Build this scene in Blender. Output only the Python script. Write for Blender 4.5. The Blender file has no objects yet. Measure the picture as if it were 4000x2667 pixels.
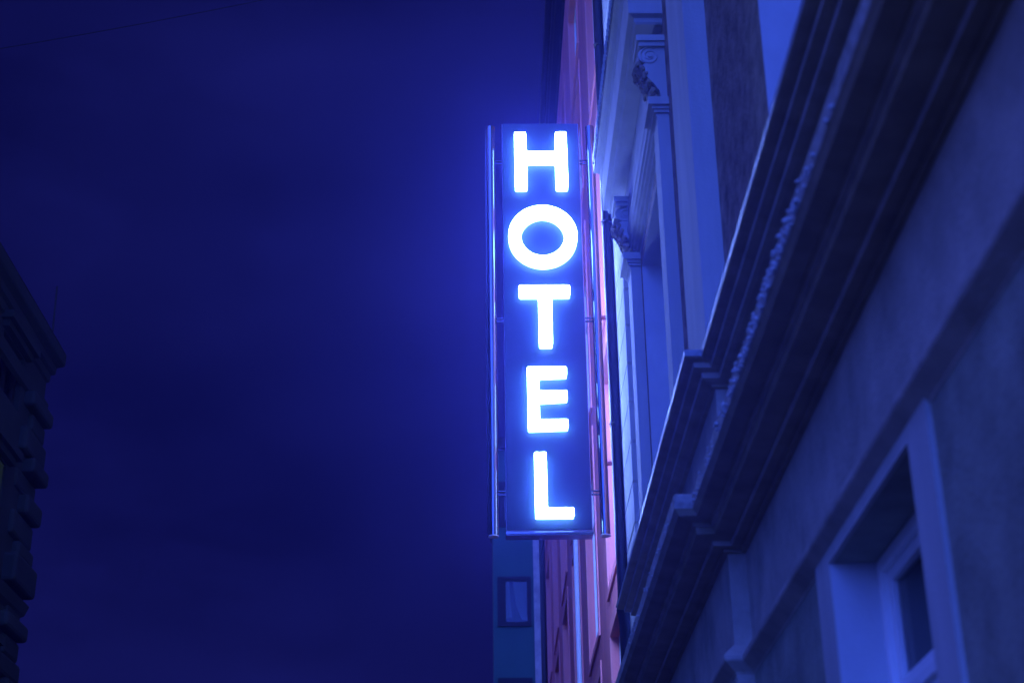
import bpy, bmesh, math, random
from mathutils import Vector, Matrix, noise
random.seed(7)
R = math.radians
CAMH = 1.6            # survey heights below are measured from the eye; everything is lifted by this

# ------------------------------------------------------------------ camera
S = bpy.context.scene
cam = bpy.data.cameras.new('camera'); co = bpy.data.objects.new('camera', cam)
S.collection.objects.link(co); S.camera = co
cam.sensor_width = 36; cam.lens = 55.29; cam.clip_end = 500; cam.clip_start = .05
rot = Matrix(((0.9998458853, 0.0063680720, -0.0163601118), (-0.0120999756, -0.4252277101, -0.9050055166), (-0.0127199132, 0.9050639990, -0.4250851227)))
co.matrix_world = Matrix.Translation((0, 0, CAMH)) @ rot.to_4x4()
cam.dof.use_dof = True; cam.dof.focus_distance = 19.6; cam.dof.aperture_fstop = 2.0

# ------------------------------------------------------------------ night sky
W = bpy.data.worlds.new('World'); S.world = W; W.use_nodes = True
nt = W.node_tree; nt.nodes.clear()
def wn(t, **k):
    n = nt.nodes.new(t)
    for a, v in k.items(): setattr(n, a, v)
    return n
out = wn('ShaderNodeOutputWorld'); bg = wn('ShaderNodeBackground')
tc = wn('ShaderNodeTexCoord')
dot = wn('ShaderNodeVectorMath', operation='DOT_PRODUCT'); dot.inputs[1].default_value = (-.25, -.90, .36)   # sky made brighter behind the viewer to light camera-facing walls
nt.links.new(tc.outputs['Generated'], dot.inputs[0])
ramp = wn('ShaderNodeValToRGB'); cr = ramp.color_ramp
mr = wn('ShaderNodeMapRange'); mr.inputs['From Min'].default_value = -1; mr.inputs['From Max'].default_value = 1
nt.links.new(dot.outputs['Value'], mr.inputs['Value']); nt.links.new(mr.outputs['Result'], ramp.inputs['Fac'])
cr.elements[0].position = 0; cr.elements[0].color = (.0010, .0012, .0130, 1)
cr.elements[1].position = 1; cr.elements[1].color = (.035, .10, .75, 1)
e = cr.elements.new(.45); e.color = (.0010, .0012, .0130, 1)
e = cr.elements.new(.72); e.color = (.042, .042, .175, 1)
nz = wn('ShaderNodeTexNoise'); nz.inputs['Scale'].default_value = 3.2; nz.inputs['Detail'].default_value = 6; nz.inputs['Roughness'].default_value = .5
mp = wn('ShaderNodeMapping'); mp.inputs['Scale'].default_value = (1, 1, 2.4); mp.inputs['Rotation'].default_value = (0, .3, 0)
nt.links.new(tc.outputs['Generated'], mp.inputs['Vector']); nt.links.new(mp.outputs['Vector'], nz.inputs['Vector'])
m2 = wn('ShaderNodeMapRange'); m2.inputs['From Min'].default_value = .35; m2.inputs['From Max'].default_value = .7
m2.inputs['To Min'].default_value = .7; m2.inputs['To Max'].default_value = 2.1
nt.links.new(nz.outputs['Fac'], m2.inputs['Value'])
mul = wn('ShaderNodeVectorMath', operation='SCALE')
nt.links.new(ramp.outputs['Color'], mul.inputs[0]); nt.links.new(m2.outputs['Result'], mul.inputs['Scale'])
nt.links.new(mul.outputs['Vector'], bg.inputs['Color']); bg.inputs['Strength'].default_value = 4
nt.links.new(bg.outputs['Background'], out.inputs['Surface'])
S.view_settings.view_transform = 'Standard'; S.view_settings.look = 'None'; S.view_settings.exposure = 0; S.view_settings.gamma = 1
S.render.engine = 'CYCLES'; S.cycles.use_denoising = True

# ------------------------------------------------------------------ materials
def mat(name, col, rough=.85, metal=0, var=.18, scale=6, bump=.25, bscale=40, streak=0, spec=.3):
    m = bpy.data.materials.new(name); m.use_nodes = True; t = m.node_tree; b = t.nodes['Principled BSDF']
    b.inputs['Roughness'].default_value = rough; b.inputs['Metallic'].default_value = metal; b.inputs['Specular IOR Level'].default_value = spec
    tc = t.nodes.new('ShaderNodeTexCoord'); n = t.nodes.new('ShaderNodeTexNoise'); n.inputs['Scale'].default_value = scale
    n.inputs['Detail'].default_value = 8; n.inputs['Roughness'].default_value = .62
    mp = t.nodes.new('ShaderNodeMapping'); mp.inputs['Scale'].default_value = (1, 1, .18 if streak else 1)
    t.links.new(tc.outputs['Object'], mp.inputs['Vector']); t.links.new(mp.outputs['Vector'], n.inputs['Vector'])
    r = t.nodes.new('ShaderNodeValToRGB'); r.color_ramp.elements[0].position = .3; r.color_ramp.elements[1].position = .7
    r.color_ramp.elements[0].color = tuple(c*(1-var) for c in col)+(1,); r.color_ramp.elements[1].color = tuple(min(1, c*(1+var)) for c in col)+(1,)
    t.links.new(n.outputs['Fac'], r.inputs['Fac']); t.links.new(r.outputs['Color'], b.inputs['Base Color'])
    if bump:
        n2 = t.nodes.new('ShaderNodeTexNoise'); n2.inputs['Scale'].default_value = bscale; n2.inputs['Detail'].default_value = 6
        t.links.new(tc.outputs['Object'], n2.inputs['Vector'])
        bp = t.nodes.new('ShaderNodeBump'); bp.inputs['Strength'].default_value = bump; bp.inputs['Distance'].default_value = .01
        t.links.new(n2.outputs['Fac'], bp.inputs['Height']); t.links.new(bp.outputs['Normal'], b.inputs['Normal'])
    return m
def emit(name, col, s):
    m = bpy.data.materials.new(name); m.use_nodes = True; t = m.node_tree; t.nodes.clear()
    e = t.nodes.new('ShaderNodeEmission'); o = t.nodes.new('ShaderNodeOutputMaterial')
    e.inputs['Color'].default_value = (*col, 1); e.inputs['Strength'].default_value = s
    t.links.new(e.outputs[0], o.inputs['Surface']); return m
M = dict(
    stucco=mat('grey_stucco', (.45, .41, .35), var=.3, scale=2.6, bump=.7, bscale=34),
    base=mat('painted_base_render', (.29, .30, .24), var=.32, scale=2.8, bump=.7, bscale=34),
    upper=mat('pale_stucco', (.50, .50, .47), var=.12, scale=4, bump=.3, bscale=50, streak=1),
    brown=mat('brown_render', (.29, .215, .155), var=.5, scale=6, bump=1, bscale=30),
    cornice=mat('cornice_stone', (.35, .29, .19), var=.22, scale=5, bump=.35, bscale=30, streak=1),
    fillet=mat('painted_lit_fillet', (.52, .47, .40), var=.25, scale=5, bump=.3, streak=1),  # paler than the cornice stone: lit moulding lines put into the colour
    lip=mat('sooty_lip', (.34, .33, .30), var=.35, scale=18, bump=.5, bscale=25),
    white=mat('white_paint', (.84, .86, .86), rough=.5, var=.05, bump=.05),
    jamb=mat('smooth_white_render', (.60, .62, .64), var=.06, scale=4, bump=.15),
    pink=mat('salmon_render', (.82, .25, .25), var=.14, scale=2.2, bump=.5, bscale=25, streak=1),
    pinktrim=mat('salmon_trim', (.85, .30, .30), var=.10, scale=3, bump=.2),
    teal=mat('teal_render', (.035, .125, .10), var=.12, scale=.8, bump=.1),
    dark=mat('dark_timber_and_rooms', (.012, .011, .010), rough=.6, var=.2),  # also colours the sheets that stand for dark rooms
    pipe=mat('black_painted_zinc', (.010, .009, .010), rough=.5, var=.2, bump=.1, spec=.5),
    flash=mat('zinc_flashing', (.34, .37, .40), rough=.4, metal=.15, var=.25, scale=14, bump=.35, bscale=22),
    mortar=mat('lime_mortar', (.52, .54, .55), var=.15, scale=20, bump=.4),
    steel=mat('brushed_steel', (.30, .30, .36), rough=.15, metal=1, var=.06, bump=0),
    panel=mat('blue_sign_face', (.028, .052, .125), rough=.45, var=.05, scale=4, bump=0),
    box=mat('sign_case', (.35, .33, .5), rough=.35, metal=.3, var=.06, bump=0),
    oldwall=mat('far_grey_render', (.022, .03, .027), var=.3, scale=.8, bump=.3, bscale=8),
    asphalt=mat('asphalt', (.05, .05, .052), var=.2, scale=8),
    paving=mat('paving', (.11, .08, .045), var=.15, scale=3),
    curtain=mat('net_curtain', (.28, .28, .28), var=.05),
    cable=mat('rubber', (.012, .012, .012), var=.1, bump=0),
    roof=mat('roof_tile', (.06, .04, .035), var=.2),
    face=emit('lit_letter_face', (.17, .29, 1.0), 150), side=emit('lit_letter_edge', (.24, .58, 1.0), 17),
    room=emit('lit_room', (.50, .85, .80), .014),
)
def glass():
    m = bpy.data.materials.new('window_glass'); m.use_nodes = True; t = m.node_tree; t.nodes.clear()
    o = t.nodes.new('ShaderNodeOutputMaterial'); mx = t.nodes.new('ShaderNodeMixShader'); tr = t.nodes.new('ShaderNodeBsdfTransparent')
    g = t.nodes.new('ShaderNodeBsdfGlossy'); g.inputs['Roughness'].default_value = .04; fr = t.nodes.new('ShaderNodeFresnel'); fr.inputs['IOR'].default_value = 1.5
    tr.inputs['Color'].default_value = (.75, .8, .82, 1)
    t.links.new(fr.outputs[0], mx.inputs['Fac']); t.links.new(tr.outputs[0], mx.inputs[1]); t.links.new(g.outputs[0], mx.inputs[2]); t.links.new(mx.outputs[0], o.inputs['Surface'])
    return m
M['glass'] = glass()

# ------------------------------------------------------------------ helpers
col = S.collection
def thing(name, label, cat, loc=(0, 0, 0), group=None):
    o = bpy.data.objects.new(name, None); col.objects.link(o); o.location = loc
    o.empty_display_size = .2; o['label'] = label; o['category'] = cat
    if group: o['group'] = group
    return o
def origin(o):
    v = Vector(o.location)
    while o.parent: o = o.parent; v += Vector(o.location)
    return v
class MB:
    def __init__(s): s.v = []; s.f = []; s.m = []
    def add(s, vs, fs, mi=0):
        b = len(s.v); s.v += [tuple(x) for x in vs]; s.f += [[b+i for i in f] for f in fs]; s.m += [mi]*len(fs)
    def box(s, x0, x1, y0, y1, z0, z1, mi=0):
        s.add([(x0,y0,z0),(x1,y0,z0),(x1,y1,z0),(x0,y1,z0),(x0,y0,z1),(x1,y0,z1),(x1,y1,z1),(x0,y1,z1)],
              [(0,3,2,1),(4,5,6,7),(0,1,5,4),(1,2,6,5),(2,3,7,6),(3,0,4,7)], mi)
    def cyl(s, a, b, r, n=20, r2=None, caps=True, mi=0):
        a = Vector(a); b = Vector(b); d = (b-a).normalized(); r2 = r if r2 is None else r2
        u = d.orthogonal().normalized(); w = d.cross(u)
        vs = [a+(u*math.cos(t)+w*math.sin(t))*r for t in [2*math.pi*i/n for i in range(n)]]
        vs += [b+(u*math.cos(t)+w*math.sin(t))*r2 for t in [2*math.pi*i/n for i in range(n)]]
        fs = [(i, (i+1)%n, n+(i+1)%n, n+i) for i in range(n)]
        if caps: fs += [tuple(range(n-1, -1, -1)), tuple(range(n, 2*n))]
        s.add(vs, fs, mi)
    def tube(s, pts, r, n=8):
        for a, b in zip(pts, pts[1:]): s.cyl(a, b, r, n, caps=False)
    def prism(s, poly, z0, z1, plane='xy', mi=0):        # poly counter-clockwise in the given plane
        n = len(poly)
        def P(p, h): return {'xy': (p[0], p[1], h), 'xz': (p[0], h, p[1]), 'yz': (h, p[0], p[1])}[plane]
        s.add([P(p, z0) for p in poly]+[P(p, z1) for p in poly], [tuple(range(n-1, -1, -1)), tuple(range(n, 2*n))]+[(i, (i+1)%n, n+(i+1)%n, n+i) for i in range(n)], mi)
    def build(s, name, m, parent=None, bevel=0, smooth=False, label=None, kind=None):
        me = bpy.data.meshes.new(name); o = bpy.data.objects.new(name, me); col.objects.link(o)
        org = origin(parent) if parent else Vector((0, 0, 0))
        me.from_pydata([tuple(Vector(v)+Vector((0, 0, CAMH))-org) for v in s.v], [], s.f)
        for k in (m if isinstance(m, (list, tuple)) else [m]): me.materials.append(k)
        for p, mi in zip(me.polygons, s.m): p.material_index = mi; p.use_smooth = smooth
        bm = bmesh.new(); bm.from_mesh(me); bmesh.ops.recalc_face_normals(bm, faces=bm.faces); bm.to_mesh(me); bm.free()
        if smooth:
            me.shade_smooth(); 
            try: me.set_sharp_from_angle(angle=R(35))
            except Exception: pass
        if bevel:
            b = o.modifiers.new('bevel', 'BEVEL'); b.width = bevel; b.segments = 2; b.limit_method = 'ANGLE'
        if parent: o.parent = parent
        if label: o['label'] = label
        if kind: o['kind'] = kind
        return o
def tag(o, label, cat, group=None, kind=None):
    o['label'] = label; o['category'] = cat
    if group: o['group'] = group
    return o

def wall_x(mb, X, y0, y1, z0, z1, holes=(), depth=.3, sgn=1, mi=0):
    """wall face on plane x=X between y0..y1, z0..z1 with rectangular holes (ya,yb,za,zb); reveals go to X+sgn*depth"""
    ys = sorted({y0, y1} | {v for h in holes for v in h[:2] if y0 < v < y1}); zs = sorted({z0, z1} | {v for h in holes for v in h[2:] if z0 < v < z1})
    for a, b in zip(ys, ys[1:]):
        for c, d in zip(zs, zs[1:]):
            if any(h[0] <= a and b <= h[1] and h[2] <= c and d <= h[3] for h in holes): continue
            mb.add([(X, a, c), (X, b, c), (X, b, d), (X, a, d)], [(0, 1, 2, 3)], mi)
    D = X+sgn*depth
    for a, b, c, d in holes:
        mb.add([(X,a,c),(D,a,c),(D,a,d),(X,a,d)], [(0,1,2,3)], mi); mb.add([(X,b,c),(D,b,c),(D,b,d),(X,b,d)], [(0,1,2,3)], mi)
        mb.add([(X,a,c),(D,a,c),(D,b,c),(X,b,c)], [(0,1,2,3)], mi); mb.add([(X,a,d),(D,a,d),(D,b,d),(X,b,d)], [(0,1,2,3)], mi)

def sweep(mb, path, prof, step=0, jit=None, mi=None):
    """profile (offset outward, z) carried round a street-side path of right-angled corners. outward = left of travel (+y travel -> -x)."""
    P = [Vector(p) for p in path]; N = []
    for a, b in zip(P, P[1:]):
        d = (b-a).normalized(); N.append(Vector((-d.y, d.x)))
    nodes = []
    for i, p in enumerate(P):
        if i == 0: o = N[0]
        elif i == len(P)-1: o = N[-1]
        else: o = N[i-1]+N[i]
        nodes.append((p, o))
    rows = []
    for i, (p, o) in enumerate(nodes):
        rows.append((p, o))
        if step and i < len(nodes)-1:
            q, o2 = nodes[i+1]; n = int((q-p).length/step)
            if n > 1:
                inset = .42/(q-p).length
                if inset < .4:
                    for k in range(n+1):
                        t = inset+(1-2*inset)*k/n; rows.append((p.lerp(q, t), N[i]))
    # keep corner nodes mitred: straight rows sit inset from the corners
    vs = []; n = len(prof)
    for r, (p, o) in enumerate(rows):
        for j, (d, z) in enumerate(prof):
            a = jit.get(j, 0) if jit else 0
            s1 = noise.noise((r*.37, j*.2, 0))+.6*noise.noise((r*1.3, 5+j*.2, 3)) if a else 0
            s2 = noise.noise((r*.41, 9+j*.2, 7)) if a else 0
            vs.append((p.x+o.x*(d+a*s1), p.y+o.y*(d+a*s1), z+a*.6*s2))
    for r in range(len(rows)-1):
        for j in range(n-1):
            mb.add([vs[r*n+j], vs[(r+1)*n+j], vs[(r+1)*n+j+1], vs[r*n+j+1]], [(0, 1, 2, 3)], mi[j] if mi else 0)
    mb.add(vs[:n], [tuple(range(n))]); mb.add(vs[-n:], [tuple(range(n))])

# ------------------------------------------------------------------ ground
g = MB(); g.add([(-300,-300,-1.6),(300,-300,-1.6),(300,400,-1.6),(-300,400,-1.6)], [(0,1,2,3)]); o = g.build('ground', M['asphalt']); o['kind'] = 'structure'
g = MB(); g.box(-1.2, 1.595, -12, 58, -1.72, -1.48); o = g.build('pavement', M['paving']); o['kind'] = 'structure'
g = MB(); g.box(-9.09, -6.6, -12, 58, -1.72, -1.48); o = g.build('pavement', M['paving']); o['kind'] = 'structure'
g = MB(); g.box(-6.4, -1.4, -12, 300, -1.65, -1.596); o = g.build('road', M['asphalt']); o['kind'] = 'structure'

# ------------------------------------------------------------------ near building on the right
NB = thing('apartment_building', 'near grey stucco building with dark double cornice, scroll brackets and white reveals on the right', 'building', (1.6, 0, 0))
WN, WF, YB, YE = 1.60, 1.49, 9.37, 16.56
GW = (5.49, 7.01, .10, 2.147)
b = MB(); wall_x(b, WN, -6, YB, 2.2, 4.08); wall_x(b, WN, -6, YB, -1.6, 2.2, [GW, (.9, 2.42, .10, 2.147), (-3.6, -2.1, .10, 2.147)], .24, mi=1)
b.add([(WN,YB,-1.6),(WF,YB,-1.6),(WF,YB,4.08),(WN,YB,4.08)], [(0,1,2,3)])
wall_x(b, WF, YB, YE, -1.6, 4.08, [(12.2, 13.9, -1.2, 1.6)], .24)
b.add([(WF,YE,-1.6),(7,YE,-1.6),(7,YE,4.08),(WF,YE,4.08)], [(0,1,2,3)])
b.add([(WN,-6,-1.6),(7,-6,-1.6),(7,-6,4.08),(WN,-6,4.08)], [(0,1,2,3)])
b.build('ground_floor_wall', [M['stucco'], M['base']], NB)
path = [(WN, -6), (WN, YB), (WF, YB), (WF, YE), (WF+.6, YE)]
# lower cornice
prof = [(-.02,2.94),(.03,2.94),(.03,2.957),(.045,2.957),(.045,2.962),(.10,2.960),(.106,2.988),(.15,2.990),(.20,2.994),(.216,2.998),(.220,3.040),(.24,3.043),(.244,3.06),(.262,3.06),(.335,3.075),(.350,3.10),(.36,3.112),(.362,3.195),(.345,3.21),(-.02,3.29)]
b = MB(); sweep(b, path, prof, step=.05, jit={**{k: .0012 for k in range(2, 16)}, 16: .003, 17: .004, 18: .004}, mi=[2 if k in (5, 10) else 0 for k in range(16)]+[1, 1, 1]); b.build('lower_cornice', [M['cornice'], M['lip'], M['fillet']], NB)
# upper cornice
prof = [(-.02,4.05),(.03,4.052),(.032,4.07),(.07,4.076),(.095,4.088),(.098,4.126),(.12,4.128),(.154,4.136),(.158,4.170),(.20,4.176),(.212,4.182),(.22,4.188),(.221,4.226),(.205,4.24),(-.02,4.31)]
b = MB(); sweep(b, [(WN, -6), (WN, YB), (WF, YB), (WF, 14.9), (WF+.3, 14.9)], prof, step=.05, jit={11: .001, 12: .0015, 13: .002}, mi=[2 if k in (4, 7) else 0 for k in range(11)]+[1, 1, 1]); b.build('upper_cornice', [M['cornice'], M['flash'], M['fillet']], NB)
# crumbs of old mortar clinging to the lip of the lower cornice
def lumps(name, spots, m, parent):
    b = MB()
    for (x, y, z, r) in spots:
        bm = bmesh.new(); bmesh.ops.create_icosphere(bm, subdivisions=1, radius=r)
        for v in bm.verts: v.co *= 1+.5*noise.noise(v.co*90+Vector((x, y, z))*31); v.co.z *= .8
        bm.verts.index_update(); b.add([v.co+Vector((x, y, z)) for v in bm.verts], [[v.index for v in f.verts] for f in bm.faces]); bm.free()
    o = b.build(name, m, parent, smooth=True); o['kind'] = 'stuff'; return o
sp = []
for i in range(330):
    y = random.choice([random.gauss(5.7, .35), random.gauss(6.2, .5), random.uniform(5.4, 9.0), random.gauss(7.4, .9), random.uniform(9.3, 12.5)])
    sp.append(((WN if y < 9.0 else WF)-.362+random.uniform(-.006, .006), y, (3.118+random.random()**2*.08), random.uniform(.006, .018) if y < 8 else random.uniform(.004, .010)))
lumps('mortar_lumps', sp, M['mortar'], NB)
# string course over the ground floor window
prof = [(-.02,2.188),(.004,2.19),(.008,2.20),(.035,2.222),(.074,2.252),(.08,2.264),(.081,2.285),(.06,2.31),(-.02,2.39)]
b = MB(); sweep(b, path, prof); b.build('string_course', M['stucco'], NB)
def ground_window(y0, y1, z0, z1, parent):
    # flat raised surround
    w = MB(); s = .30; X0, X1 = 1.578, 1.605
    w.box(X0, X1, y0-s+.02, y0, z0-.02, z1); w.box(X0, X1, y1, y1+s, z0-.02, z1); w.box(X0, X1, y0-s+.02, y1+s, z1+.0005, 2.262)
    w.box(X0-.06, X1, y0-s-.05, y1+s+.05, z0-.12, z0-.021)
    w.build('window_surround', M['upper'], parent)
    # painted reveal lining
    r = MB(); a, c = 1.585, 1.83
    r.box(a, c, y0-.012, y0+.006, z0, z1); r.build('window_reveal', M['jamb'], parent); r = MB(); r.box(a, c, y1-.006, y1+.012, z0, z1); r.build('window_reveal', M['jamb'], parent)
    f = MB()
    def ring(x0, x1, ya, yb, za, zb, t):
        f.box(x0, x1, ya, ya+t, za, zb); f.box(x0, x1, yb-t, yb, za, zb); f.box(x0, x1, ya+t, yb-t, za, za+t); f.box(x0, x1, ya+t, yb-t, zb-t, zb)
    ring(1.795, 1.88, y0+.006, y1-.006, z0, z1-.001, .065)
    ym = (y0+y1)/2; f.box(1.80, 1.87, y0+.071, y1-.071, 1.47, 1.53)
    for (za, zb) in ((z0+.065, 1.47), (1.53, z1-.066)):
        for (ya, yb) in ((y0+.071, ym-.002), (ym+.002, y1-.071)): ring(1.825, 1.875, ya, yb, za, zb, .055)
    fo = f.build('window', M['white'], parent, bevel=.006)
    p = MB(); p.box(1.853, 1.857, y0+.12, y1-.12, z0+.12, z1-.12); p.build('pane', M['glass'], fo)
    c = MB(); n = 60; pts = [(1.95+.018*math.sin(i*1.7)+.01*math.sin(i*.6), y0+.06+(y1-y0-.12)*i/n) for i in range(n+1)]
    for (xa, ya), (xb, yb) in zip(pts, pts[1:]): c.add([(xa,ya,z0),(xb,yb,z0),(xb,yb,z1),(xa,ya,z1)], [(0,1,2,3)])
    c.build('curtain', M['curtain'], fo, smooth=True)
    d = MB(); d.box(2.3, 2.32, y0-.5, y1+.5, z0-.3, z1+.3); d.build('room_dark_sheet', M['dark'], fo)  # dark sheet standing in for the unlit room, no real blind
ground_window(*GW, NB)
ground_window(.9, 2.42, .10, 2.147, NB)
# upper floor -------------------------------------------------------------
UW = (12.0, 14.36, 4.9, 7.60); UN = (4.9, 7.53, 4.9, 8.4)
b = MB(); wall_x(b, 1.612, -6, 16.2, 4.31, 16, [UW, UN, (-.6, 2.0, 4.9, 8.4)], .36); 
b.add([(1.612,-6,4.31),(7,-6,4.31),(7,-6,16),(1.612,-6,16)], [(0,1,2,3)]); b.add([(1.612,16.2,4.31),(7,16.2,4.31),(7,16.2,16),(1.612,16.2,16)], [(0,1,2,3)])
b.build('upper_wall', M['brown'], NB)
for (y0, y1, z0, z1) in (UW, UN):
    r = MB(); r.box(1.615, 1.975, y1-.012, y1+.004, z0, z1); r.box(1.615, 1.975, y0-.004, y0+.012, z0, z1); r.box(1.614, 1.975, y0-.004, y1+.004, z1-.008, z1+.006)
    r.build('window_reveal', M['jamb'], NB)
for (y0, y1, z0, z1) in (UW, UN):
    f = MB(); t = .09; X0, X1 = 1.93, 2.0
    f.box(X0, X1, y0, y0+t, z0, z1); f.box(X0, X1, y1-t, y1, z0, z1); f.box(X0, X1, y0+t, y1-t, z1-t, z1); f.box(X0, X1, y0+t, y1-t, z0, z0+t)
    f.box(X0, X1, (y0+y1)/2-.05, (y0+y1)/2+.05, z0+t, z1-t); f.box(X0-.01, X1-.01, y0+t, y1-t, z0+1.6, z0+1.68)
    fo = f.build('window', M['white'], NB, bevel=.006); p = MB(); p.box(1.96, 1.965, y0+t, y1-t, z0+t, z1-t); p.build('pane', M['glass'], fo)
    d = MB(); d.box(2.35, 2.36, y0-.5, y1+.5, z0-.3, z1+.3); d.build('room_dark_sheet', M['dark'], fo)  # darkness of the room behind the glass, painted as a sheet
# corner pilaster on the break
b = MB(); b.box(1.45, 1.622, YB, 10.22, 4.30, 16); b.build('pilaster', M['upper'], NB, bevel=.006)
# slim pilasters beside the far window and their capitals
def capital(b, x0, x1, y0, y1, z):
    b.box(x0+.02, x1, y0+.02, y1-.02, z, z+.03); b.box(x0, x1, y0, y1, z+.03, z+.06); b.box(x0-.015, x1, y0-.015, y1+.015, z+.06, z+.09); b.box(x0-.05, x1, y0-.04, y1+.04, z+.09, z+.17)
for y0, y1 in ((11.6, 11.9), (14.46, 14.80)):
    b = MB(); b.box(1.507, 1.62, y0, y1, 4.30, 7.62); b.box(1.55, 1.62, y0+.30, y0+.36, 4.31, 7.62); capital(b, 1.48, 1.62, y0-.01, y1+.01, 7.62); b.build('pilaster', M['upper'], NB, bevel=.004)
# lintel with running mouldings
prof = [(-.05,7.70),(-.035,7.70),(-.03,7.74),(.0,7.75),(.006,7.79),(.03,7.80),(.036,7.835),(.06,7.845),(.066,7.885),(.085,7.895),(.09,7.94),(.105,7.955),(.11,8.02),(.12,8.05),(.12,8.10),(.10,8.11),(.10,8.66),(-.05,8.70)]
b = MB(); sweep(b, [(2.0, 11.92), (1.61, 11.92), (1.61, 15.1), (1.8, 15.1)][1:3], prof); b.build('lintel', M['upper'], NB)
# window hood cornice on its brackets
prof = [(-.02,8.64),(.235,8.64),(.25,8.66),(.25,8.70),(.297,8.72),(.30,8.74),(.302,9.10),(.315,9.12),(.32,9.20),(.335,9.215),(.345,9.235),(.372,9.245),(.382,9.25),(.384,9.37),(.365,9.39),(-.02,9.56)]
b = MB(); sweep(b, [(1.75, 11.90), (1.605, 11.90), (1.605, 14.87), (1.75, 14.87)], prof, step=.06, jit={12: .003, 13: .004}, mi=[0]*11+[1]*4); b.build('hood_cornice', [M['upper'], M['pipe']], NB)
# standing seams of the zinc cover on the hood
b = MB(); y = 11.6
while y < 15.15:
    b.add([(1.216,y,9.25),(1.204,y,9.25),(1.204,y+.02,9.25),(1.216,y+.02,9.25),(1.216,y,9.385),(1.204,y,9.385),(1.204,y+.02,9.385),(1.216,y+.02,9.385)],[(0,3,2,1),(4,5,6,7),(0,1,5,4),(1,2,6,5),(2,3,7,6),(3,0,4,7)]); y += .085+random.uniform(-.02, .02)
b.build('drip_edge_clips', M['flash'], NB, kind='stuff')
# scroll brackets
def scroll(y0, y1):
    c = [(1.615, 7.80), (1.615, 8.46), (1.375, 8.46), (1.372, 8.38), (1.385, 8.36)]
    k = (1.47, 8.27)
    side = []
    for i in range(15):                                    # upper roll
        a = R(95+i*13); side.append((k[0]+.10*math.cos(a), k[1]+.085*math.sin(a)))
    low = [(1.40, 8.16), (1.415, 8.10), (1.45, 8.03), (1.50, 7.97), (1.545, 7.90), (1.555, 7.84), (1.58, 7.80)]
    poly = [(1.615, 7.79), (1.615, 8.355), (1.46, 8.355)] + side[:-2] + low
    b = MB(); b.prism(poly, y0+.02, y1-.02, 'xz')
    b.box(1.36, 1.62, y0-.03, y1+.03, 8.40, 8.46); b.box(1.38, 1.62, y0-.01, y1+.01, 8.355, 8.40)
    o = b.build('scroll_bracket', M['upper'], NB, bevel=.006)
    # volute relief on both cheeks
    for yy in (y0+.018, y1-.018):
        v = MB(); pts = []
        for i in range(52):
            t = i/51; a = R(60+t*800); rr = .088*(1-t)+.008; pts.append(Vector((k[0]+.005+rr*math.cos(a), yy, k[1]-.005+rr*math.sin(a))))
        v.tube(pts, .008, 6)
        v.cyl((k[0]+.005, yy-.012, k[1]-.005), (k[0]+.005, yy+.012, k[1]-.005), .018, 12)
        v.build('volute', M['upper'], o, smooth=True)
    # carved acanthus leaf below the roll
    l = MB()
    for i in range(7):
        t = i/6; cx = 1.385+.17*t; cz = 8.17-.38*t+.03*math.sin(t*6)
        for j in range(5):
            yy = y0+.03+(y1-y0-.06)*j/4; s = .030+.016*math.sin(j/4*math.pi)
            bm = bmesh.new(); bmesh.ops.create_icosphere(bm, subdivisions=2, radius=s)
            for q in bm.verts: q.co *= 1+.8*noise.noise(q.co*60+Vector((cx, yy, cz))*17); q.co.x *= .9; q.co.z *= 1.25
            bm.verts.index_update(); l.add([q.co+Vector((cx-.014, yy, cz)) for q in bm.verts], [[q.index for q in f.verts] for f in bm.faces]); bm.free()
    l.build('acanthus_leaf', M['cornice'], o, smooth=True)
scroll(11.6, 11.9); scroll(14.44, 14.76)
# far corner quoins
b = MB(); z = 4.30; k = 0
while z < 16:
    h = .452; b.box(1.524, 1.70, 15.5, YE, z+.012, min(z+h, 16)-.012); b.box(1.536, 1.70, 15.512, YE-.002, z-.001, z+.013); z += h
b.build('quoin', M['upper'], NB, bevel=.005)
b = MB(); b.box(1.605, 1.66, 14.95, 15.12, 4.31, 7.7); b.build('window_trim', M['jamb'], NB)
b = MB(); b.box(1.60, 7, -6, 16.4, 15.9, 16.2); b.box(1.1, 7, -6, 16.6, 16.2, 16.5); b.build('roof_eave', M['cornice'], NB)

# ------------------------------------------------------------------ downpipe between the buildings
DP = thing('downpipe', 'black metal rain downpipe running up the joint between grey and pink buildings', 'downpipe', (1.487, 16.72, 0))
b = MB(); X, Y, r = 1.487, 16.66, .074
b.cyl((X, Y, 4.5), (X, Y, 16), r, 28); b.cyl((X, Y, -1.6), (X, Y, 3.6), r, 28); b.build('pipe', M['pipe'], DP, smooth=True)
b = MB(); prev = None; n = 24
pts = [(X,Y,4.72),(X,Y,4.64),(X+.03,Y,4.56),(X+.05,Y,4.45),(X+.05,Y,4.1),(X+.03,Y,3.8),(X,Y,3.6)]; rr = [.076,.10,.115,.12,.118,.10,.076]
for (p, q, r1, r2) in zip(pts, pts[1:], rr, rr[1:]): b.cyl(p, q, r1, n, r2, caps=False)
b.build('offset_boot', M['pipe'], DP, smooth=True)
for z in (6.76, 9.40, 12.0, 13.6):
    b = MB(); b.cyl((X, Y, z-.018), (X, Y, z+.018), r+.006, 28); b.cyl((X, Y, z+.03), (X, Y, z+.042), r+.004, 28)
    b.box(X+.03, 1.62, Y+.02, Y+.05, z-.014, z+.014); b.cyl((X-.085, Y-.03, z), (X-.03, Y-.09, z), .008, 8); b.build('pipe_clamp', M['pipe'], DP, smooth=True)

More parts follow.
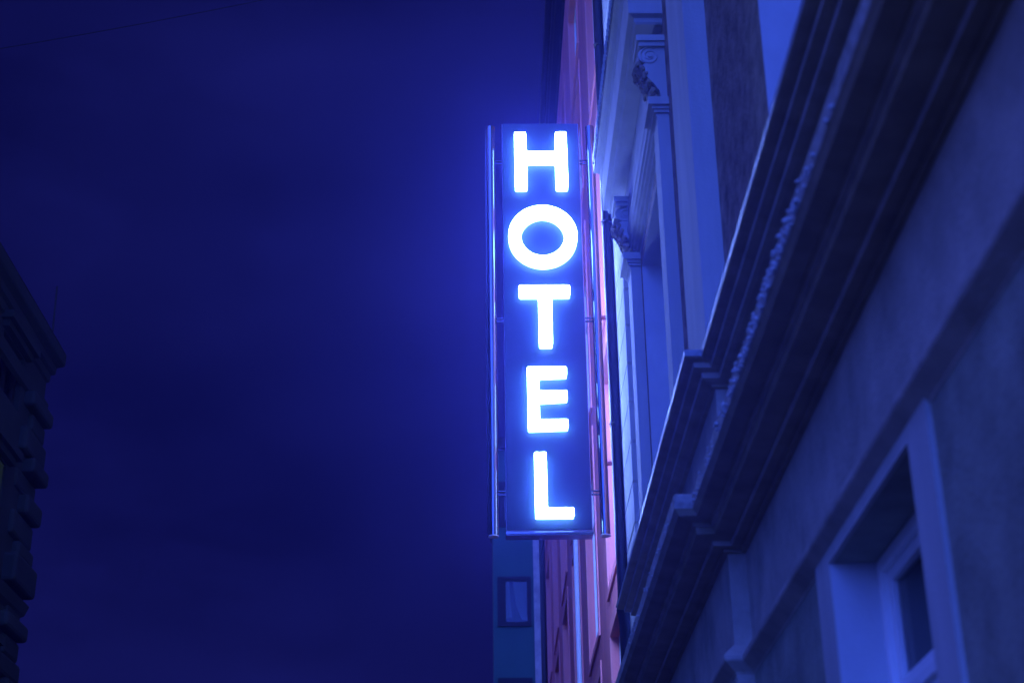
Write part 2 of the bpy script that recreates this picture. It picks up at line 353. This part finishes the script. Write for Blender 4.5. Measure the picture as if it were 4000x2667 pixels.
# ------------------------------------------------------------------ pink building
PB = thing('pink_building', 'salmon pink rendered building behind the sign, with rows of windows along its front', 'building', (1.62, 17, 0))
XP, Y0, Y1 = 1.62, 16.85, 43.2
ROW = [(-1.0, 1.6), (2.3, 5.25), (5.88, 8.86), (9.42, 12.45), (13.32, 15.6), (16.2, 18.3)]
COLS = [18.12+4.3*i for i in range(6)]
holes = [(y, y+2.2, a, c) for y in COLS for a, c in ROW if y+2.2 < Y1]
b = MB(); wall_x(b, XP, Y0, Y1, -1.6, 20.0, holes, .16)
b.add([(XP,Y0,-1.6),(9,Y0,-1.6),(9,Y0,20.0),(XP,Y0,20.0)], [(0,1,2,3)]); b.add([(XP,Y1,-1.6),(9,Y1,-1.6),(9,Y1,20.0),(XP,Y1,20.0)], [(0,1,2,3)])
b.build('wall', M['pink'], PB)
for (y0, y1, z0, z1) in holes:
    if z1 < 2 or z1 > 30: continue
    f = MB(); t = .07; X0, X1 = 1.715, 1.775
    f.box(X0, X1, y0, y0+t, z0, z1); f.box(X0, X1, y1-t, y1, z0, z1); f.box(X0, X1, y0+t, y1-t, z1-t, z1); f.box(X0, X1, y0+t, y1-t, z0, z0+t)
    for q in (y0+.73, y0+1.42): f.box(X0+.004, X1, q, q+.06, z0+t, z1-t)
    f.box(X0+.002, X1-.01, y0+t, y1-t, z1-.8, z1-.73)
    fo = f.build('window', M['white'], PB); p = MB(); p.box(1.745, 1.749, y0+t, y1-t, z0+t, z1-t); p.build('pane', M['glass'], fo)
    c = MB(); c.box(1.82, 1.825, y0+.02, y1-.02, z0, z1); c.build('curtain', M['curtain'], fo)
    s = MB(); s.box(1.592, 1.618, y0-.18, y1+.18, z0-.10, z0-.001); s.build('sill', M['pinktrim'], fo)
    s = MB()
    for q0, q1 in ((y0-.17, y0-.002), (y1+.002, y1+.17)): s.box(1.598, 1.6185, q0, q1, z0, z1+.17); 
    s.box(1.598, 1.6185, y0-.002, y1+.002, z1+.002, z1+.17); s.build('window_surround', M['pinktrim'], fo)
b = MB(); 
for z in (4.9,): b.box(1.585, 1.62, Y0, Y1, 1.9, 2.0)
b.build('string_course', M['pinktrim'], PB)
b = MB(); b.box(1.585, 1.619, Y0+.02, 17.62, -1.6, 19.0); b.build('pilaster', M['pinktrim'], PB)
b = MB(); b.cyl((1.575, 26.9, -1.6), (1.575, 26.9, 10.9), .05, 16); b.cyl((1.575, 26.9, 10.9), (1.575, 26.9, 11.1), .09, 16, .11); b.build('drainpipe', M['white'], PB, smooth=True, label='pale painted drainpipe on the pink front')
b = MB(); b.cyl((1.545, 42.7, -1.6), (1.545, 42.7, 18.6), .09, 16); b.build('drainpipe', M['pipe'], PB, smooth=True, label='dark drainpipe at the far end of the pink front')
b = MB(); sweep(b, [(XP+.02, Y0), (XP+.02, Y1)], [(0,19.5),(.05,19.55),(.07,19.65),(.18,19.72),(.2,19.85),(.24,19.9),(.25,20.05),(0,20.15)]); b.build('eave', M['dark'], PB)
b = MB(); n = 9
for i in range(n):
    a0, a1 = math.pi+math.pi*i/n, math.pi+math.pi*(i+1)/n
    b.add([(1.33+.07*math.cos(a), yy, 20.12+.07*math.sin(a)) for yy in (Y0, Y1) for a in (a0, a1)], [(0, 1, 3, 2)])
b.build('gutter', M['pipe'], PB)
b = MB(); y = Y0+.5
while y < Y1: b.box(1.25, 1.62, y, y+.04, 20.16, 20.18); y += .9
b.build('gutter_brackets', M['dark'], PB, kind='stuff')
b = MB(); b.add([(1.38,Y0,20.2),(1.38,Y1,20.2),(6,Y1,23.4),(6,Y0,23.4)], [(0,1,2,3)]); b.build('roof', M['roof'], PB)

# ------------------------------------------------------------------ HOTEL sign
SG = thing('hotel_sign', 'tall vertical blue sign with glowing white letters reading HOTEL between two steel tubes', 'sign', (1.6, 17.9, 4.2+CAMH-1.6))
YS = 17.8
b = MB(); b.box(.223, 1.249, YS+.002, YS+.178, 5.872, 11.573); b.build('sign_case', M['box'], SG, bevel=.008)
for n_, ya, yb in (('sign_face', YS-.012, YS+.001), ('sign_face', YS+.179, YS+.192)):
    b = MB(); b.box(.232, 1.240, ya, yb, 5.895, 11.566); b.build(n_, M['panel'], SG, bevel=.003)
b = MB(); b.box(.215, 1.256, YS-.016, YS+.196, 5.845, 5.871); b.box(.219, 1.252, YS-.002, YS+.182, 5.832, 5.8449); b.build('bottom_trim', M['steel'], SG, bevel=.003)
def fillet(poly, r, seg=4):
    out = []; n = len(poly)
    for i in range(n):
        p0, p, p1 = (Vector(poly[(i-1) % n]), Vector(poly[i]), Vector(poly[(i+1) % n]))
        a = (p0-p); c = (p1-p); rr = min(r, a.length*.45, c.length*.45)
        A = p+a.normalized()*rr; C = p+c.normalized()*rr
        for k in range(seg+1):
            t = k/seg; out.append(tuple((1-t)**2*A+2*t*(1-t)*p+t*t*C))
    return out
def inset(poly, d):
    A = sum(p[0]*q[1]-q[0]*p[1] for p, q in zip(poly, poly[1:]+poly[:1])); sg = 1 if A > 0 else -1; n = len(poly); out = []
    for i in range(n):
        p0, p, p1 = Vector(poly[i-1]), Vector(poly[i]), Vector(poly[(i+1) % n])
        a = (p-p0).normalized(); c = (p1-p).normalized(); na = Vector((-a.y, a.x))*sg; nc = Vector((-c.y, c.x))*sg
        m = (na+nc); m /= max(.3, m.length_squared/2); out.append(tuple(p+m*d))
    return out
def rect_letter(polys, name='letter', mirror=False, depth=.085):
    b = MB(); ya, yb = (YS-.115, YS-.013) if not mirror else (YS+.193, YS+.295)
    front = ya if not mirror else yb
    for outer, inner in polys:
        o = [(x if not mirror else 1.472-x, z) for x, z in outer]
        if inner:
            i_ = [(x if not mirror else 1.472-x, z) for x, z in inner]; n = len(o)
            back = yb if not mirror else ya
            for k in range(n):
                q = (k+1) % n
                b.add([(o[k][0],front,o[k][1]),(o[q][0],front,o[q][1]),(i_[q][0],front,i_[q][1]),(i_[k][0],front,i_[k][1])], [(0,1,2,3)], 0)
                b.add([(o[k][0],front,o[k][1]),(o[q][0],front,o[q][1]),(o[q][0],back,o[q][1]),(o[k][0],back,o[k][1])], [(0,1,2,3)], 1)
                b.add([(i_[k][0],front,i_[k][1]),(i_[q][0],front,i_[q][1]),(i_[q][0],back,i_[q][1]),(i_[k][0],back,i_[k][1])], [(0,1,2,3)], 1)
        else:
            n = len(o); back = yb if not mirror else ya
            b.add([(x, front, z) for x, z in o], [tuple(range(n))], 0)
            for k in range(n):
                q = (k+1) % n
                b.add([(o[k][0],front,o[k][1]),(o[q][0],front,o[q][1]),(o[q][0],back,o[q][1]),(o[k][0],back,o[k][1])], [(0,1,2,3)], 1)
    return b.build(name, [M['face'], M['side']], SG)
fl = .028
H = fillet(inset([(.375,11.385),(.375,10.50),(.563,10.50),(.563,10.90),(.908,10.90),(.908,10.50),(1.095,10.50),(1.090,11.385),(.918,11.385),(.912,11.083),(.560,11.083),(.553,11.385)], .014), fl)
T = fillet(inset([(.402,9.105),(.402,8.928),(.645,8.928),(.645,8.235),(.838,8.235),(.845,8.928),(1.074,8.928),(1.074,9.105)], .014), fl)
E_ = fillet(inset([(.49,7.973),(.49,7.118),(.998,7.133),(.998,7.275),(.656,7.275),(.656,7.487),(.998,7.505),(.998,7.655),(.658,7.655),(.658,7.813),(1.0,7.826),(1.0,7.972)], .012), .018)
Lp = fillet(inset([(.555,6.851),(.555,6.008),(1.04,6.008),(1.04,6.148),(.727,6.148),(.727,6.851)], .014), .022)
n = 56
O1 = [(.736+.441*math.cos(2*math.pi*i/n), 9.809+.444*math.sin(2*math.pi*i/n)) for i in range(n)]
O2 = [(.733+.281*math.cos(2*math.pi*i/n), 9.797+.281*math.sin(2*math.pi*i/n)) for i in range(n)]
for mir in (False, True):
    for P in ([(H, None)], [(O1, O2)], [(T, None)], [(E_, None)], [(Lp, None)]): rect_letter(P, 'letter', mir)
for X in (.075, 1.402):
    b = MB(); b.cyl((X, YS+.06, 5.845), (X, YS+.06, 11.55), .058, 32)
    b.build('tube', M['steel'], SG, smooth=True)
    b = MB(); b.cyl((X, YS+.06, 5.832), (X, YS+.06, 5.8445), .062, 32); b.build('tube_cap', M['white'], SG, smooth=True)
b = MB(); b.cyl((.012, YS+.10, 5.85), (.012, YS+.10, 11.5), .012, 10); b.build('cable_conduit', M['steel'], SG, smooth=True)
for z in (10.99, 8.675, 6.37):
    for xa, xb in ((.13, .224), (1.248, 1.346)):
        b = MB(); b.cyl((xa, YS+.04, z+.022), (xb, YS+.04, z+.022), .013, 12); b.cyl((xa, YS+.04, z-.022), (xb, YS+.04, z-.022), .013, 12); b.build('spacer_rod', M['steel'], SG, smooth=True)
for z in (10.9, 8.71, 6.75):
    b = MB(); b.cyl((1.455, YS+.06, z), (1.60, YS+.06, z), .028, 14); b.cyl((1.585, YS+.06, z), (1.617, YS+.06, z), .07, 16); b.build('wall_bracket', M['pinktrim'], SG, smooth=True)

# ------------------------------------------------------------------ teal building closing the street
TB = thing('teal_building', 'distant teal rendered block with dark framed windows seen below the sign', 'building', (3, 60, 0))
b = MB(); b.box(.224, 1.80, 60, 72, -1.6, 23.3); b.box(1.80, 9, 60.2, 72, -1.6, 23.3); b.build('wall', M['teal'], TB)
b = MB(); b.box(1.80, 2.06, 59.96, 60.19, -1.6, 23.3); b.build('corner_strip', M['stucco'], TB)
b = MB(); b.box(.12, 9, 59.8, 72.2, 23.31, 23.75); b.build('eave', M['dark'], TB)
for z0, z1 in ((20.0, 21.9), (15.96, 17.95), (11.95, 13.95), (7.9, 9.9)):
    f = MB(); x0, x1 = .37, 1.69; t = .21; y0, y1 = 59.93, 59.99
    f.box(x0, x0+.33, y0, y1, z0, z1); f.box(x1-.16, x1, y0, y1, z0, z1); f.box(x0+.33, x1-.16, y0, y1, z1-.2, z1); f.box(x0+.33, x1-.16, y0, y1, z0, z0+.17); 
    fo = f.build('window', M['dark'], TB)
    p = MB(); p.box(x0+.3, x1-.1, 59.955, 59.965, z0+.1, z1-.1); p.build('pane', M['glass'], fo)
    c = MB(); h = z1-z0
    c.add([(.70,59.975,z1-.2),(.84,59.975,z1-.2),(.93,59.975,z0+.36),(.70,59.975,z0+.3)], [(0,1,2,3)]); c.add([(.98,59.974,z1-.2),(1.53,59.974,z1-.2),(1.53,59.974,z0+.2),(1.30,59.974,z0+.3),(1.10,59.974,z0+.8)], [(0,1,2,3,4)])
    c.build('curtain', M['curtain'], fo)
    d = MB(); d.box(x0+.33, x1-.16, 59.98, 59.996, z0+.17, z1-.2); d.build('room_dark_sheet', M['dark'], fo)  # dark backing in place of the unlit interior

# ------------------------------------------------------------------ old building across the street
LB = thing('corner_building', 'dark old building with deep eaves and blocky corner stones on the left', 'building', (-9.1, 20, 0))
b = MB(); lw = [(27.1, 28.15, 9.7, 10.7), (27.0, 28.4, 11.9, 13.0), (22.5, 24.0, 9.2, 10.9), (22.5, 24.0, 5, 7.2), (27.0, 28.4, 5, 7.2)]
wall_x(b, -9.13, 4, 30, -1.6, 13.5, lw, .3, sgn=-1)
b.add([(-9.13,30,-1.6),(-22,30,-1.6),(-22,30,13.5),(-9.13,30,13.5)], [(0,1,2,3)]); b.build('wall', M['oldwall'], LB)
def sweep_l(prof, name, m):
    b = MB(); sweep(b, [(-22, 30.0), (-9.13, 30.0), (-9.13, 4)], [(d, z) for d, z in prof]); return b.build(name, m, LB)
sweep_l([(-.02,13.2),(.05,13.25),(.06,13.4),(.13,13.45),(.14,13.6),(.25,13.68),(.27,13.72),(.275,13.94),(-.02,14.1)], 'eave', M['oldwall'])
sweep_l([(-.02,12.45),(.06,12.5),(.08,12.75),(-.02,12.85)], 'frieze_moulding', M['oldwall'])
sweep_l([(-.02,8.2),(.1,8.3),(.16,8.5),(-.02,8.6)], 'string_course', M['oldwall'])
b = MB(); z = 3.0; k = 0
while z < 12.4:
    h = random.choice((.34, .42, .52, .60)); d = (.10, .22, .06, .26, .16)[k % 5]; b.box(-9.3, -9.13+d, 29.1-(k % 2)*.4, 30+d*.6, z, z+h-.03); z += h; k += 1
b.build('quoin', M['oldwall'], LB, bevel=.07)
for (y0, y1, z0, z1) in lw:
    f = MB(); f.box(-9.3, -9.24, y0, y0+.1, z0, z1); f.box(-9.3, -9.24, y1-.1, y1, z0, z1); f.box(-9.3, -9.24, y0+.1, y1-.1, z1-.1, z1); f.box(-9.3, -9.24, (y0+y1)/2-.05, (y0+y1)/2+.05, z0, z1-.1)
    fo = f.build('window', M['dark'], LB)
    lit = (y0 == 27.1)
    p = MB(); px = -9.18 if lit else -9.34; p.box(px-.02, px, y0, y1, z0, z1); p.build('pane', M['room'] if lit else M['glass'], fo, label='pane glowing dim green' if lit else None)
    h = MB(); h.box(-9.14, -8.9, y0-.25, y1+.25, z1+.15, z1+.3); h.box(-9.14, -9.0, y0-.15, y1+.15, z1+.02, z1+.149); h.build('window_hood', M['oldwall'], LB)
b = MB(); b.add([(-8.86,4,13.97),(-8.86,30.3,13.97),(-15,30.3,19.5),(-15,4,19.5)], [(0,1,2,3)]); b.build('roof', M['roof'], LB)
b = MB(); b.cyl((-9.06, 29.8, 13.95), (-9.09, 29.8, 15.35), .02, 8); b.build('antenna_rod', M['dark'], LB)

# ------------------------------------------------------------------ overhead cable
b = MB(); A = Vector((-7.2, 14, 9.72)); B = Vector((1.6, 14, 11.9)); pts = []
for i in range(41):
    t = i/40; p = A.lerp(B, t); p.z -= .55*4*t*(1-t)*.35; pts.append(p)
b.tube(pts, .004, 6)
tag(b.build('overhead_cable', M['cable']), 'thin black cable sagging across the sky at the upper left', 'cable')

# ------------------------------------------------------------------ blue haze volume added to give the lit letters their bloom
b = MB(); b.box(-45, 45, -25, 95, -2.6, 40)
m = bpy.data.materials.new('bloom_haze'); m.use_nodes = True; t = m.node_tree; t.nodes.clear()
v = t.nodes.new('ShaderNodeVolumePrincipled'); v.inputs['Color'].default_value = (.22, .19, 1, 1); v.inputs['Density'].default_value = .0036; v.inputs['Anisotropy'].default_value = .85
o_ = t.nodes.new('ShaderNodeOutputMaterial'); t.links.new(v.outputs[0], o_.inputs['Volume'])
HZ = b.build('haze', m); HZ['kind'] = 'stuff'
